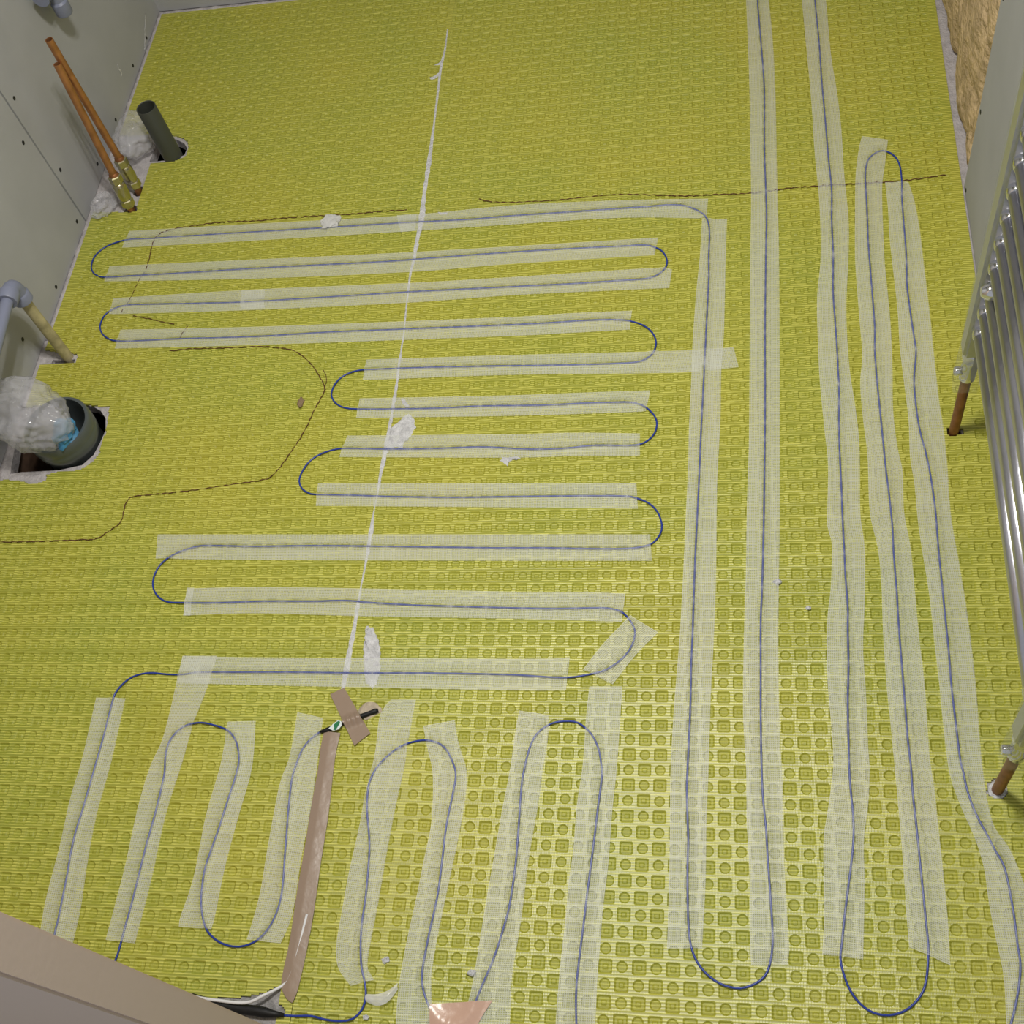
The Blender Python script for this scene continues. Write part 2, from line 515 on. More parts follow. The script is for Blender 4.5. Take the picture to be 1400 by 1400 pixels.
for i in range(NY):
    F.append((i, i+1, nb+i+1, nb+i)); k = NZ*(NY+1)+i; F.append((k, nb+k, nb+k+1, k+1))
for j in range(NZ):
    a = j*(NY+1); F.append((a, nb+a, nb+a+NY+1, a+NY+1)); a += NY; F.append((a, a+NY+1, nb+a+NY+1, nb+a))
tag(pydata('insulation_batt', V, F, MT_WOOL, None, True), 'fluffy tan mineral wool insulation filling the open right wall', 'insulation')

structure(box('ceiling', WL-0.06, 0.54, YF, WB+0.06, CEIL, CEIL+0.03, MT_CEIL), 'white ceiling above the room', 'ceiling')

# door leaf standing open in the near left corner
DX, DY0, DY1 = -0.560, 0.1235, 0.166
door = structure(box('door_1', WL+0.01, DX, DY0, DY1, 0.012, 2.02, MT_DOOR, None, 0.0025), 'beige door leaf standing open at the near left corner', 'door')

# ceiling lamp with four small spots
lamp = tag(empty('ceiling_lamp', LAMP_POS), 'ceiling lamp with four small spots above the mat', 'lamp')
lx, ly, lz = LAMP_POS
lathe('lamp_plate', (lx, ly, lz+0.02), (0, 0, 1), [(0, 0.13), (0.02, 0.15), (0.039, 0.15)], MT_CEIL, lamp, 32)
for i, (dx, dy) in enumerate(((-1, -1), (1, -1), (-1, 1), (1, 1))):
    px, py = lx+dx*0.075, ly+dy*0.075
    lathe('spot_cup', (px, py, lz-0.03), (0, 0, 1), [(0.0, 0.034), (0.005, 0.036), (0.05, 0.026), (0.05, 0.022), (0.012, 0.03)], MT_CHROME, lamp, 20)
    ld = bpy.data.lights.new('spot_light', 'AREA')
    ld.shape = 'DISK'; ld.size = 0.06; ld.energy = LAMP_W; ld.color = (1.0, 0.97, 0.90)
    lo = bpy.data.objects.new('spot_light', ld); col.objects.link(lo)
    lo.location = (px-lx, py-ly, -0.034); lo.parent = lamp

# ------------------------------------------------------------------ the yellow membrane
def point_in(P, x, y):
    c = False
    j = len(P)-1
    for i in range(len(P)):
        if (P[i][1] > y) != (P[j][1] > y) and x < (P[j][0]-P[i][0])*(y-P[i][1])/(P[j][1]-P[i][1])+P[i][0]:
            c = not c
        j = i
    return c
def clip_half(P, a, b, c):
    """keep a*x+b*y<=c"""
    out = []
    for i in range(len(P)):
        p, q = P[i], P[(i+1) % len(P)]
        dp, dq = a*p[0]+b*p[1]-c, a*q[0]+b*q[1]-c
        if dp <= 0: out.append(p)
        if dp*dq < 0:
            t = dp/(dp-dq)
            out.append((p[0]+(q[0]-p[0])*t, p[1]+(q[1]-p[1])*t))
    return out
def cell_template(kind):
    h = PITCH_M/2
    zt, zb = MT, MT-0.0021
    if kind == 'square':
        n = 8
        ring = lambda a, c: [(-a+c, -a), (a-c, -a), (a, -a+c), (a, a-c), (a-c, a), (-a+c, a), (-a, a-c), (-a, -a+c)]
        border = [(-h, -h), (h, -h), (h, -h), (h, h), (h, h), (-h, h), (-h, h), (-h, -h)]
        rings = [(ring(0.0093, 0.0018), zt), (ring(0.0070, 0.0016), zb), (ring(0.0040, 0.0010), zb), (ring(0.0022, 0.0006), zb+0.0013)]
    else:
        n = 12
        circ = lambda r: [(r*math.cos(2*math.pi*(i-4.5)/n), r*math.sin(2*math.pi*(i-4.5)/n)) for i in range(n)]
        q = h/3
        border = [(-h, -h), (-q, -h), (q, -h), (h, -h), (h, -q), (h, q), (h, h), (q, h), (-q, h), (-h, h), (-h, q), (-h, -q)]
        rings = [(circ(0.0078), zt), (circ(0.0056), zb), (circ(0.0030), zb-0.0002)]
    V = [(x, y, zt) for x, y in border]
    F = []
    for R_, z in rings:
        k = len(V)
        V += [(x, y, z) for x, y in R_]
        for i in range(n):
            j = (i+1) % n
            f = [k-n+i, k-n+j, k+j, k+i]
            if V[f[0]] == V[f[1]]: f = f[1:]
            F.append(tuple(f))
    F.append(tuple(range(len(V)-n, len(V))))
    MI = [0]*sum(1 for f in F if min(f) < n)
    MI += [1]*(len(F)-len(MI))  # dimple faces take the darker, shade-painted slot
    return V, F, MI
TSQ, TCI = cell_template('square'), cell_template('circle')

def membrane(name, x0, x1, y0, y1, origin, rot, label, gap_col=None):
    """sheet from x0..x1, y0..y1 with a grid of square and round dimples"""
    V, F, MI = [], [], []
    c, s = math.cos(rot), math.sin(rot)
    ox, oy = origin
    tow = lambda x, y: (ox+c*x-s*y, oy+s*x+c*y)
    hp = [(-1, 0, -x0), (1, 0, x1), (0, -1, -y0), (0, 1, y1)]
    hb = [(min(p[0] for p in H)-.02, max(p[0] for p in H)+.02, min(p[1] for p in H)-.02, max(p[1] for p in H)+.02) for H in MAT_HOLES]
    tol = lambda X, Y: (c*(X-ox)+s*(Y-oy), -s*(X-ox)+c*(Y-oy))
    h = PITCH_M/2
    nx0, nx1 = int((x0-ox)/PITCH_M)-3, int((x1-ox)/PITCH_M)+3
    ny0, ny1 = int((y0-oy)/PITCH_M)-3, int((y1-oy)/PITCH_M)+3
    def add_flat(P):
        k = len(V); n = len(P)
        V.extend([(x, y, MT) for x, y in P]); V.extend([(x, y, 0.0001) for x, y in P])
        F.append(tuple(range(k, k+n)))
        for i in range(n):
            j = (i+1) % n
            F.append((k+i, k+n+i, k+n+j, k+j))
        MI.extend([0]*(n+1))
    for iy in range(ny0, ny1+1):
        for ix in range(nx0, nx1+1):
            cx, cy = ix*PITCH_M, iy*PITCH_M
            if gap_col is not None and ix < gap_col: cx -= 0.005
            cor = [(cx-h, cy-h), (cx+h, cy-h), (cx+h, cy+h), (cx-h, cy+h)]
            W = [tow(*p) for p in cor]
            ins = [all(a*X+b*Y <= d for a, b, d in hp) for X, Y in W]
            if not any(ins): continue
            wx, wy = tow(cx, cy)
            hole = None
            for H, B in zip(MAT_HOLES, hb):
                if B[0] < wx < B[1] and B[2] < wy < B[3]:
                    t = [point_in(H, *p) for p in W+[(wx, wy)]+[((W[i][0]+wx)/2, (W[i][1]+wy)/2) for i in range(4)]+[((W[i][0]+W[i-1][0])/2, (W[i][1]+W[i-1][1])/2) for i in range(4)]]
                    if all(t): hole = 'all'
                    elif any(t): hole = 'part'
                    if hole: break
            if hole == 'all': continue
            if hole == 'part':
                g = 0.0094
                inner = [tow(cx+a*g, cy+b*g) for a in (-1, -.5, 0, .5, 1) for b in (-1, -.5, 0, .5, 1)]
                if all(ins) and not any(point_in(H, *p) for p in inner): hole = None
            if hole == 'part':
                N = 8; e = PITCH_M/N
                for a in range(N):
                    for b in range(N):
                        lx_, ly_ = cx-h+e*(a+.5), cy-h+e*(b+.5)
                        X, Y = tow(lx_, ly_)
                        if point_in(H, X, Y) or not all(q*X+r*Y <= d for q, r, d in hp): continue
                        add_flat([(lx_-e/2, ly_-e/2), (lx_+e/2, ly_-e/2), (lx_+e/2, ly_+e/2), (lx_-e/2, ly_+e/2)])
                continue
            if not all(ins):
                P = W
                for a, b, d in hp:
                    P = clip_half(P, a, b, d)
                    if not P: break
                if len(P) >= 3: add_flat([tol(*p) for p in P])
                continue
            if gap_col is not None and ix == gap_col:
                k = len(V)
                V.extend([(cx-h-0.005, cy-h, MT), (cx-h, cy-h, MT), (cx-h, cy+h, MT), (cx-h-0.005, cy+h, MT)])
                F.append((k, k+1, k+2, k+3)); MI.append(0)
            T = TSQ if (ix+iy) % 2 == 0 else TCI
            k = len(V)
            j1, j2 = random.uniform(-.0003, .0003), random.uniform(-.0003, .0003)
            nb_ = 8 if T is TSQ else 12
            V.extend([(x+cx+(0 if q < nb_ else j1), y+cy+(0 if q < nb_ else j2), z) for q, (x, y, z) in enumerate(T[0])])
            F.extend([tuple(q+k for q in f) for f in T[1]]); MI.extend(T[2])
    me = bpy.data.meshes.new(name)
    me.from_pydata(V, [], F)
    me.materials.append(MT_MEMB); me.materials.append(MT_DIMPLE_SHADE)
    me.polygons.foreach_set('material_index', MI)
    o = link(name, me, None)
    o.location = (ox, oy, 0); o.rotation_euler = (0, 0, rot)
    return tag(o, label, 'floor mat')
SEAM = -0.6035
sq = G(873.7, 1323.4, MT)
membrane('decoupling_mat', SEAM, 0.3875, YF+0.01, 2.338, (sq.x, sq.y), 0.0, 'wide yellow dimpled mat sheet covering the floor right of the white seam', int(round((-0.475-sq.x)/PITCH_M+0.5)))
membrane('decoupling_mat', -1.3130, SEAM-0.0002, YF+0.01, 2.340, (-0.95, 1.2), 0.005, 'yellow dimpled mat sheet on the pipe side of the white seam')

# ------------------------------------------------------------------ heating cable
A_BOTTOM = [(386,1388),(405,1389),(425,1389),(445,1394),(465,1396),(482,1393),(495,1380),(500,1362),(499,1345),(494,1320),(493,1290),(495,1260),(500,1225),(504,1180),(505,1150),(502,1110),(503,1080),(508,1062),(520,1043),(545,1022),(570,1013),(590,1013),(608,1022),(620,1045),(623,1062),(618,1090),(610,1130),(604,1180),(598,1225),(588,1270),(582,1300),(577,1330),(578,1350),(584,1370),(592,1386),(604,1398),(620,1402),(636,1394),(648,1375),(653,1362),(660,1345),(675,1310),(688,1270),(697,1235),(705,1180),(709,1130),(713,1075),(717,1050),(725,1020),(735,1002),(752,990),(770,986),(790,988),(808,1003),(818,1023),(822,1045),(823,1060),(818,1100),(812,1150),(803,1220),(797,1270),(792,1310),(788,1350),(788,1400),(792,1440),(815,1475),(870,1495),(1000,1500),(1200,1498),(1320,1490),(1362,1465),(1376,1430)]
B_RIGHT = [(1382,1400),(1386,1385),(1392,1355),(1395,1320),(1391,1290),(1386,1250),(1378,1205),(1371,1180),(1362,1165),(1350,1142),(1337,1118),(1328,1097),(1321,1075),(1317,1055),(1313,1040),(1308,1000),(1305,975),(1301,940),(1297,890),(1293,850),(1288,800),(1283,750),(1279,700),(1273,655),(1266,620),(1258,590),(1253,560),(1250,530),(1250,510),(1252,490),(1252,475),(1248,450),(1243,415),(1240,390),(1239,350),(1236,310),(1233,270),(1233,250),(1231,230),(1226,217),(1217,209),(1207,206),(1197,209),(1188,217),(1184,228),(1183,245),(1185,280),(1187,330),(1190,370),(1194,420),(1196,450),(1196,480),(1199,520),(1203,560),(1207,600),(1211,640),(1216,680),(1220,720),(1222,760),(1226,810),(1229,860),(1233,910),(1237,960),(1241,1010),(1245,1045),(1248,1085),(1253,1130),(1258,1180),(1262,1220),(1266,1260),(1269,1290),(1269,1310),(1267,1335),(1262,1355),(1250,1372),(1235,1383),(1215,1388),(1195,1385),(1178,1374),(1163,1355),(1153,1330),(1149,1310),(1151,1290),(1155,1250),(1160,1210),(1165,1170),(1167,1140),(1166,1110),(1163,1080),(1161,1050),(1160,1010),(1159,960),(1160,910),(1159,860),(1159,830),(1156,790),(1154,750),(1152,710),(1150,660),(1148,620),(1147,580),(1147,530),(1146,510),(1144,470),(1141,430),(1139,400),(1139,370),(1139,345),(1137,300),(1137,260),(1133,220),(1130,185),(1127,150),(1123,105),(1120,60),(1116,20),(1114,0),(1111,-20),(1103,-38),(1088,-48),(1068,-48),(1050,-38),(1040,-20)]
C_LONG = [(1036,0),(1038,30),(1043,90),(1045,130),(1045,200),(1047,260),(1048,300),(1047,350),(1046,450),(1046,550),(1045,650),(1044,720),(1042,800),(1040,850),(1040,920),(1040,980),(1041,1040),(1043,1090),(1047,1130),(1050,1180),(1053,1220),(1056,1270),(1056,1295),(1052,1320),(1045,1335),(1032,1345),(1012,1351),(990,1347),(970,1335),(953,1315),(944,1290),(941,1260),(940,1220),(940,1180),(941,1150),(940,1120),(939,1080),(940,1050),(942,1010),(944,960),(945,910),(947,860),(949,800),(951,750),(953,710),(956,650),(958,600),(960,560),(963,500),(965,460),(967,420),(969,380),(969,350),(970,320),(968,303),(962,293),(950,286),(935,281),(915,280),(890,282),(860,284),(820,287),(760,291),(700,295),(640,300),(560,304),(480,309),(400,314),(330,318),(250,323),(205,326),(180,327),(160,331),(142,339),(130,350),(125,362),(127,372),(136,378),(150,379),(180,377),(250,373),(330,368),(420,363),(520,358),(600,352),(680,346),(760,341),(840,337),(880,335),(895,338),(906,344),(912,356),(909,367),(898,376),(882,381),(840,384),(780,388),(720,391),(640,395),(560,399),(480,404),(400,409),(330,413),(250,415),(200,416),(175,417),(158,421),(144,430),(137,444),(139,455),(148,463),(160,466),(185,466),(250,463),(350,460),(450,454),(550,450),(650,446),(740,442),(800,438),(840,437),(862,439),(880,445),(892,455),(897,468),(893,482),(884,490),(870,495),(840,497),(780,499),(700,500),(640,501),(560,503),(510,505),(492,506),(475,511),(462,520),(455,531),(453,540),(457,549),(467,556),(485,559),(540,559),(600,558),(660,555),(740,554),(800,551),(840,550),(862,550),(880,555),(893,566),(898,578),(895,592),(886,602),(872,608),(850,609),(810,609),(770,613),(720,614),(660,611),(600,613),(530,614),(480,613),(460,614),(440,620),(424,630),(413,645),(409,658),(413,668),(422,674),(432,676),(480,677),(540,679),(620,680),(700,679),(780,678),(850,678),(870,681),(887,688),(899,700),(905,718),(902,731),(893,742),(880,747),(855,750),(800,750),(740,749),(680,749),(600,748),(520,747),(430,746),(350,747),(290,746),(270,747),(247,754),(228,764),(215,778),(209,795),(211,808),(219,818),(230,823),(250,824),(300,824),(360,822),(430,822),(470,821),(510,824),(560,827),(620,829),(700,831),(760,832),(820,831),(840,833),(852,838),(862,849),(868,862),(866,877),(858,892),(845,905),(825,917),(800,923),(780,926),(755,926),(710,923),(640,921),(560,920),(480,920),(400,919),(330,919),(275,919),(250,922),(230,922),(210,920),(195,921),(180,926),(168,935),(157,949),(151,970),(147,985),(142,1005),(135,1030),(125,1065),(112,1110),(104,1135),(97,1165),(92,1195),(86,1225),(80,1255),(75,1275),(73,1300),(80,1322),(98,1340),(125,1342),(146,1332),(158,1312),(165,1290),(173,1260),(180,1235),(190,1195),(200,1155),(210,1120),(220,1080),(225,1055),(226,1035),(231,1015),(242,1000),(256,991),(275,988),(295,992),(312,999),(322,1012),(326,1028),(326,1045),(320,1068),(310,1098),(300,1130),(290,1158),(280,1188),(276,1215),(275,1235),(278,1258),(285,1275),(300,1288),(318,1294),(335,1293),(352,1285),(365,1272),(375,1255),(383,1232),(387,1205),(389,1175),(391,1150),(394,1110),(397,1080),(400,1060),(405,1045),(413,1025),(425,1010),(437,1001),(445,998)]
RC = 0.00145
CZ = MT+RC+0.0002
path = catmull([G(u, v, CZ) for u, v in A_BOTTOM+B_RIGHT+C_LONG], 0.006)
hc = tag(empty('heating_cable', path[0]), 'thin blue electric heating cable looping over the whole yellow mat', 'cable')
tube('cable_run', path, RC, MT_CABLE, hc, 8)
CAB = np.array([(p.x, p.y) for p in path])
# joint sleeve by the threshold and end sleeve under the parcel tape
jp = catmull([G(u, v, 0.0075) for u, v in ((262, 1364), (285, 1370.5), (320, 1378), (350, 1382), (372, 1386), (388, 1388))], 0.01)
jo = tube('joint_sleeve', jp, [0.006]*3+[0.0068]*(len(jp)-5)+[0.005, 0.0026], MT_BLACK, hc, 12)
ep = catmull([G(u, v, MT+0.0035) for u, v in ((437, 1001), (447, 998), (470, 988), (500, 977), (517, 971))], 0.006)
es = tube('end_sleeve', ep, [0.002]+[0.0036]*(len(ep)-3)+[0.0042, 0.003], MT_BLACK, hc, 12)
# folded paper flag on the end sleeve
fl = [(449, 996), (456, 989), (463, 984), (467, 987), (467, 992), (463, 997), (456, 999)]
V = [G(u, v, MT+0.0085) for u, v in fl]+[G(u, v, MT+0.0078) for u, v in fl]
lab = pydata('label_flag', V, [tuple(range(7)), tuple(reversed(range(7, 14)))]+[(i, i+7, (i+1) % 7+7, (i+1) % 7) for i in range(7)], MT_LABELW, hc)
gr = [(456, 991), (460, 987), (464, 985), (465, 988), (462, 993), (459, 998), (455.5, 998), (457, 995)]
V = [G(u, v, MT+0.0088) for u, v in gr]
pydata('green_print', V, [tuple(reversed(range(8)))], MT_GREEN, lab)
# white cable beside the joint sleeve
wp = catmull([G(u, v, 0.016) for u, v in ((258, 1361), (277, 1365), (300, 1368), (325, 1371), (343, 1369.5), (360, 1361))]+[G(373, 1355, 0.010), G(384, 1349, MT+0.002), G(398, 1330, MT+0.0017), G(420, 1250, MT+0.0017)], 0.006)
tag(tube('sensor_lead', wp, 0.0022, MT_WHITEW, None, 8), 'white lead curving from the threshold under the long brown tape', 'cable')

# ------------------------------------------------------------------ tapes
def resample(P, n):
    P = [Vector(p) for p in P]
    L = [0.0]
    for a, b in zip(P, P[1:]): L.append(L[-1]+(b-a).length)
    out = []
    for i in range(n):
        s_ = L[-1]*i/(n-1)
        k = max(0, min(len(P)-2, next((q for q in range(len(L)-1) if L[q+1] >= s_), len(P)-2)))
        t = (s_-L[k])/max(1e-9, L[k+1]-L[k])
        out.append(P[k].lerp(P[k+1], t))
    return out, L[-1]
def drape(name, ea, eb, m, label, cat, z0=0.0006, lift=0.0042, slope=0.40, group=None, nw=28, step=0.008, jag=0.0, pts=None, thick=0.0):
    """thin strip between two traced edges, tenting over whatever cable lies under it"""
    a0 = catmull([G(u, v, MT) for u, v in ea], 0.01); b0 = catmull([G(u, v, MT) for u, v in eb], 0.01)
    ln = max(sum((p-q).length for p, q in zip(a0, a0[1:])), 0.01)
    n = max(3, int(ln/step))
    A, la = resample(a0, n); B, lb = resample(b0, n)
    W = (A[n//2]-B[n//2]).length
    xy = np.zeros((n, nw+1, 2))
    for i in range(n):
        ja = random.uniform(-jag, jag)
        for k in range(nw+1):
            p = A[i].lerp(B[i], k/nw)
            xy[i, k] = (p.x, p.y)
    flat = xy.reshape(-1, 2)
    cab = CAB if pts is None else pts
    dmin = np.empty(len(flat))
    for q in range(0, len(flat), 400):
        d = flat[q:q+400, None, :]-cab[None, :, :]
        dmin[q:q+400] = np.sqrt((d**2).sum(-1).min(-1))
    z = MT+z0+np.maximum(0, lift-slope*dmin)
    V, F, UV = [], [], []
    for q in range(len(flat)):
        i, k = divmod(q, nw+1)
        V.append((flat[q, 0], flat[q, 1], z[q]+0.00025*noise.noise(Vector((flat[q, 0]*60, flat[q, 1]*60, 3)))))
        UV.append((k/nw*W, i/(n-1)*ln))
    for i in range(n-1):
        for k in range(nw):
            s_ = i*(nw+1)+k
            F.append((s_, s_+1, s_+nw+2, s_+nw+1))
    me = bpy.data.meshes.new(name)
    me.from_pydata(V, [], F)
    op_ = me.attributes.new('opened', 'FLOAT', 'POINT')      # mesh stretched open where it is pressed over the cable
    op_.data.foreach_set('value', np.clip((0.0042-dmin)/0.0022, 0, 1).astype(np.float32))
    uvl = me.uv_layers.new(name='UVMap')
    for lp in me.loops: uvl.data[lp.index].uv = UV[lp.vertex_index]
    o = link(name, me, m, None, True)
    return tag(o, label, cat, group)
ROWS = [
 ('horizontal mesh tape strip on the farthest cable row, beside the rounded corner', [(177,316),(350,306),(550,295),(700,281),(850,274),(968,272)], [(167,339),(350,329),(550,317),(700,307),(850,298),(966,299)]),
 ('mesh tape strip on the second cable row counted from the far wall', [(150,364),(350,355),(560,345),(700,337),(900,325)], [(143,385),(350,381),(560,372),(700,361),(895,349)]),
 ('mesh tape strip on the third cable row counted from the far wall', [(155,408),(350,396),(560,387),(700,379),(905,366),(919,369)], [(150,430),(350,424),(560,414),(700,404),(850,397),(915,394)]),
 ('mesh tape strip on the fourth cable row counted from the far wall', [(165,451),(350,447),(690,434),(770,429),(864,425)], [(157,477),(350,472),(690,460),(770,456),(861,451)]),
 ('mesh tape strip reaching furthest right, crossing the long upright strip', [(501,492),(690,486),(850,482),(945,479),(1003,475)], [(496,520),(690,513),(850,511),(945,509),(1010,502)]),
 ('mesh tape strip on the cable row just above the white adhesive patch', [(492,545),(690,541),(800,537),(889,534)], [(487,572),(690,569),(800,566),(883,563)]),
 ('mesh tape strip across the bottom edge of the white adhesive patch', [(475,596),(690,594),(780,592),(875,593)], [(464,625),(690,626),(780,624),(875,624)]),
 ('mesh tape strip on the eighth cable row counted from the far wall', [(435,661),(690,661),(780,661),(870,661)], [(432,692),(690,694),(780,695),(872,696)]),
 ('longest mesh tape strip of the rows near the middle, fully covering its left bend', [(216,731),(350,731),(690,731),(889,731)], [(213,764),(350,766),(690,767),(891,767)]),
 ('mesh tape strip on the tenth cable row, starting right of a bare left loop', [(256,805),(350,803),(500,805),(690,809),(800,810),(855,812)], [(251,842),(350,839),(500,843),(690,846),(800,849),(850,851)]),
 ('mesh tape strip on the nearest horizontal cable row, over the narrow white smear', [(250,897),(350,899),(690,901),(779,900)], [(243,934),(350,937),(690,944),(774,944)]),
]
for i, (lb, a, b) in enumerate(ROWS):
    drape('mesh_tape', a, b, MT_TAPE, lb, 'tape', 0.0005+0.00005*i, group='mesh tape strips holding the cable')
UPR = [
 ('diagonal mesh tape strip on the rightmost bend of the nearest cable row', [(862,842),(825,880),(797,916)], [(900,865),(870,895),(838,936)]),
 ('mesh tape strip on the leftmost cable run, going down behind the door', [(132,954),(112,1040),(97,1090),(82,1157),(62,1235),(52,1300)], [(172,955),(153,1040),(132,1117),(120,1180),(110,1247),(95,1310)]),
 ('mesh tape strip starting on the nearest row and slanting down to the door', [(250,897),(225,1003),(207,1045),(190,1100),(170,1190),(145,1285)], [(297,897),(287,932),(265,990),(249,1045),(227,1115),(207,1205),(185,1290)]),
 ('mesh tape strip on the right leg of the first arch left of the brown tape', [(312,987),(302,1045),(282,1115),(265,1200),(246,1257),(245,1267)], [(350,986),(345,1050),(327,1115),(309,1182),(295,1250),(290,1271)]),
 ('mesh tape strip immediately left of the long brown tape', [(407,974),(397,1032),(391,1050),(382,1075),(367,1155),(355,1225),(338,1285)], [(442,982),(434,1045),(425,1107),(412,1175),(400,1250),(384,1290)]),
 ('wrinkled mesh tape strip immediately right of the long brown tape', [(535,957),(520,977),(513,1030),(500,1087),(490,1137),(477,1195),(467,1250),(460,1295),(463,1325),(480,1348)], [(569,957),(561,1000),(553,1050),(542,1100),(530,1162),(517,1237),(505,1300),(503,1325),(512,1340)]),
 ('mesh tape strip that ends beneath the pinkish tape, left leg', [(579,993),(585,1025),(592,1060),(590,1125),(580,1175),(570,1225),(560,1270),(550,1320),(544,1362),(541,1410),(540,1440)], [(622,985),(627,1015),(639,1060),(632,1120),(620,1180),(607,1240),(596,1295),(590,1337),(591,1370),(590,1410),(590,1440)]),
 ('mesh tape strip passing the right side of the pinkish tape', [(710,972),(705,1000),(697,1055),(685,1117),(675,1175),(667,1220),(660,1262),(652,1312),(643,1360),(632,1400),(625,1430)], [(751,978),(749,1012),(742,1055),(736,1100),(727,1150),(721,1190),(715,1240),(710,1275),(705,1305),(700,1337),(697,1400),(695,1430)]),
 ('mesh tape strip on the right leg of the arch nearest the bright floor', [(806,939),(802,975),(797,1045),(789,1100),(784,1162),(777,1210),(774,1250),(767,1312),(761,1382),(758,1440)], [(851,939),(847,1000),(843,1055),(837,1112),(832,1180),(825,1237),(821,1287),(817,1337),(814,1400),(811,1440)]),
 ('long upright mesh tape strip dropping from the rounded cable corner', [(960,300),(957,350),(952,400),(947,470),(945,525),(942,587),(941,637),(938,700),(934,787),(929,875),(922,962),(917,1050),(916,1125),(915,1200),(912,1297)], [(994,300),(992,360),(990,450),(986,512),(985,575),(981,650),(980,700),(979,787),(976,875),(972,950),(969,1050),(966,1125),(965,1200),(962,1262),(960,1297)]),
 ('long upright mesh tape strip, first of four running from the far wall', [(1018,-45),(1020,0),(1024,100),(1026,200),(1027,275),(1026,350),(1025,475),(1024,600),(1021,700),(1020,775),(1017,875),(1016,975),(1020,1050),(1021,1125),(1025,1200),(1025,1275),(1027,1320)], [(1048,-45),(1051,0),(1056,50),(1060,125),(1062,225),(1064,300),(1065,350),(1066,525),(1066,700),(1064,875),(1066,1000),(1070,1075),(1072,1175),(1076,1250),(1079,1300),(1077,1320)]),
 ('long upright mesh tape strip, second of four running from the far wall', [(1090,-40),(1096,0),(1102,62),(1109,137),(1114,212),(1120,275),(1122,350),(1117,412),(1119,487),(1121,525),(1127,587),(1132,637),(1131,720),(1137,740),(1136,800),(1131,850),(1131,925),(1137,1000),(1139,1050),(1131,1112),(1126,1145),(1126,1200),(1127,1250),(1124,1305)], [(1122,-40),(1129,0),(1136,75),(1144,125),(1150,175),(1154,237),(1160,300),(1160,350),(1157,425),(1161,500),(1170,562),(1175,612),(1176,700),(1182,750),(1182,825),(1180,887),(1184,950),(1187,1025),(1189,1050),(1187,1100),(1181,1150),(1182,1212),(1180,1312)]),
 ('upright mesh tape strip on the left leg of the tall narrow arch', [(1179,187),(1175,200),(1170,237),(1169,287),(1169,350),(1171,387),(1176,450),(1179,487),(1176,525),(1180,575),(1186,625),(1189,700),(1200,750),(1205,800),(1207,862),(1212,937),(1217,987),(1224,1060),(1230,1125),(1235,1187),(1239,1250),(1243,1295)], [(1214,192),(1210,225),(1206,262),(1209,350),(1211,375),(1217,437),(1220,500),(1221,562),(1227,612),(1234,645),(1236,700),(1245,750),(1251,812),(1257,875),(1264,937),(1271,1037),(1277,1075),(1282,1125),(1289,1187),(1296,1262),(1299,1320)]),
 ('upright mesh tape strip on the right leg of the tall narrow arch, by the radiator', [(1210,250),(1214,287),(1216,325),(1220,362),(1227,425),(1230,475),(1236,525),(1242,575),(1244,625),(1250,662),(1255,715),(1262,762),(1270,812),(1277,875),(1284,937),(1289,987),(1298,1058),(1315,1107),(1332,1145),(1345,1187),(1352,1237),(1362,1287),(1372,1337),(1375,1400),(1374,1440)], [(1242,250),(1250,275),(1257,312),(1263,362),(1272,437),(1277,487),(1284,550),(1290,587),(1295,637),(1300,705),(1312,775),(1322,837),(1330,900),(1335,950),(1343,1050),(1357,1125),(1377,1155),(1392,1187),(1402,1215),(1412,1250),(1420,1300),(1424,1340),(1425,1400),(1424,1440)]),
]
for i, (lb, a, b) in enumerate(UPR):
    drape('mesh_tape', a, b, MT_TAPE, lb, 'tape', 0.0011+0.00005*i, group='mesh tape strips holding the cable')
for lb, a, b in [
 ('short mesh tape patch doubling the third cable row near its left bend', [(330,398),(346,397),(362,396)], [(329,424),(346,423),(362,422)]),
 ('short mesh tape patch doubling the farthest row beside the white seam', [(543,295),(556,294),(570,293)], [(548,318),(559,317),(568,316)]),
 ('narrow mesh tape scrap doubling the start of the tenth cable row', [(256,804),(262,804),(266,804)], [(251,842),(257,842),(261,842)]),
]:
    drape('mesh_tape', a, b, MT_TAPE, lb, 'tape', 0.0014, nw=8, step=0.004, group='mesh tape strips holding the cable')

# parcel tapes
LEAD = np.array([(p.x, p.y) for p in catmull([G(u, v, MT) for u, v in ((452, 1003), (440, 1080), (425, 1170), (410, 1260), (400, 1320), (395, 1360))], 0.006)])
ENDS = np.array([(p.x, p.y) for p in ep])
drape('parcel_tape', [(444,1001),(439,1023),(436,1050),(427,1100),(417,1162),(407,1220),(397,1287),(385,1350),(399,1371)], [(466,1003),(461,1025),(457,1050),(450,1112),(440,1175),(430,1245),(420,1300),(407,1358),(401,1371)], MT_PARCEL, 'long brown parcel tape strip running from the end sleeve to the threshold', 'tape', 0.0019, 0.0024, 0.12, pts=LEAD)
drape('parcel_tape', [(452,950),(469,986),(485,1020)], [(471,941),(489,972),(507,1003)], MT_PARCEL, 'short brown parcel tape piece crossing over the black end sleeve', 'tape', 0.0024, 0.0085, 0.75, pts=ENDS, step=0.003)
drape('parcel_tape', [(589,1373),(588,1400),(588,1440)], [(674,1368),(655,1398),(640,1440)], MT_PINK, 'shiny pinkish brown tape piece at the near edge over a cable loop', 'tape', 0.0022, 0.004, 0.3, step=0.004)

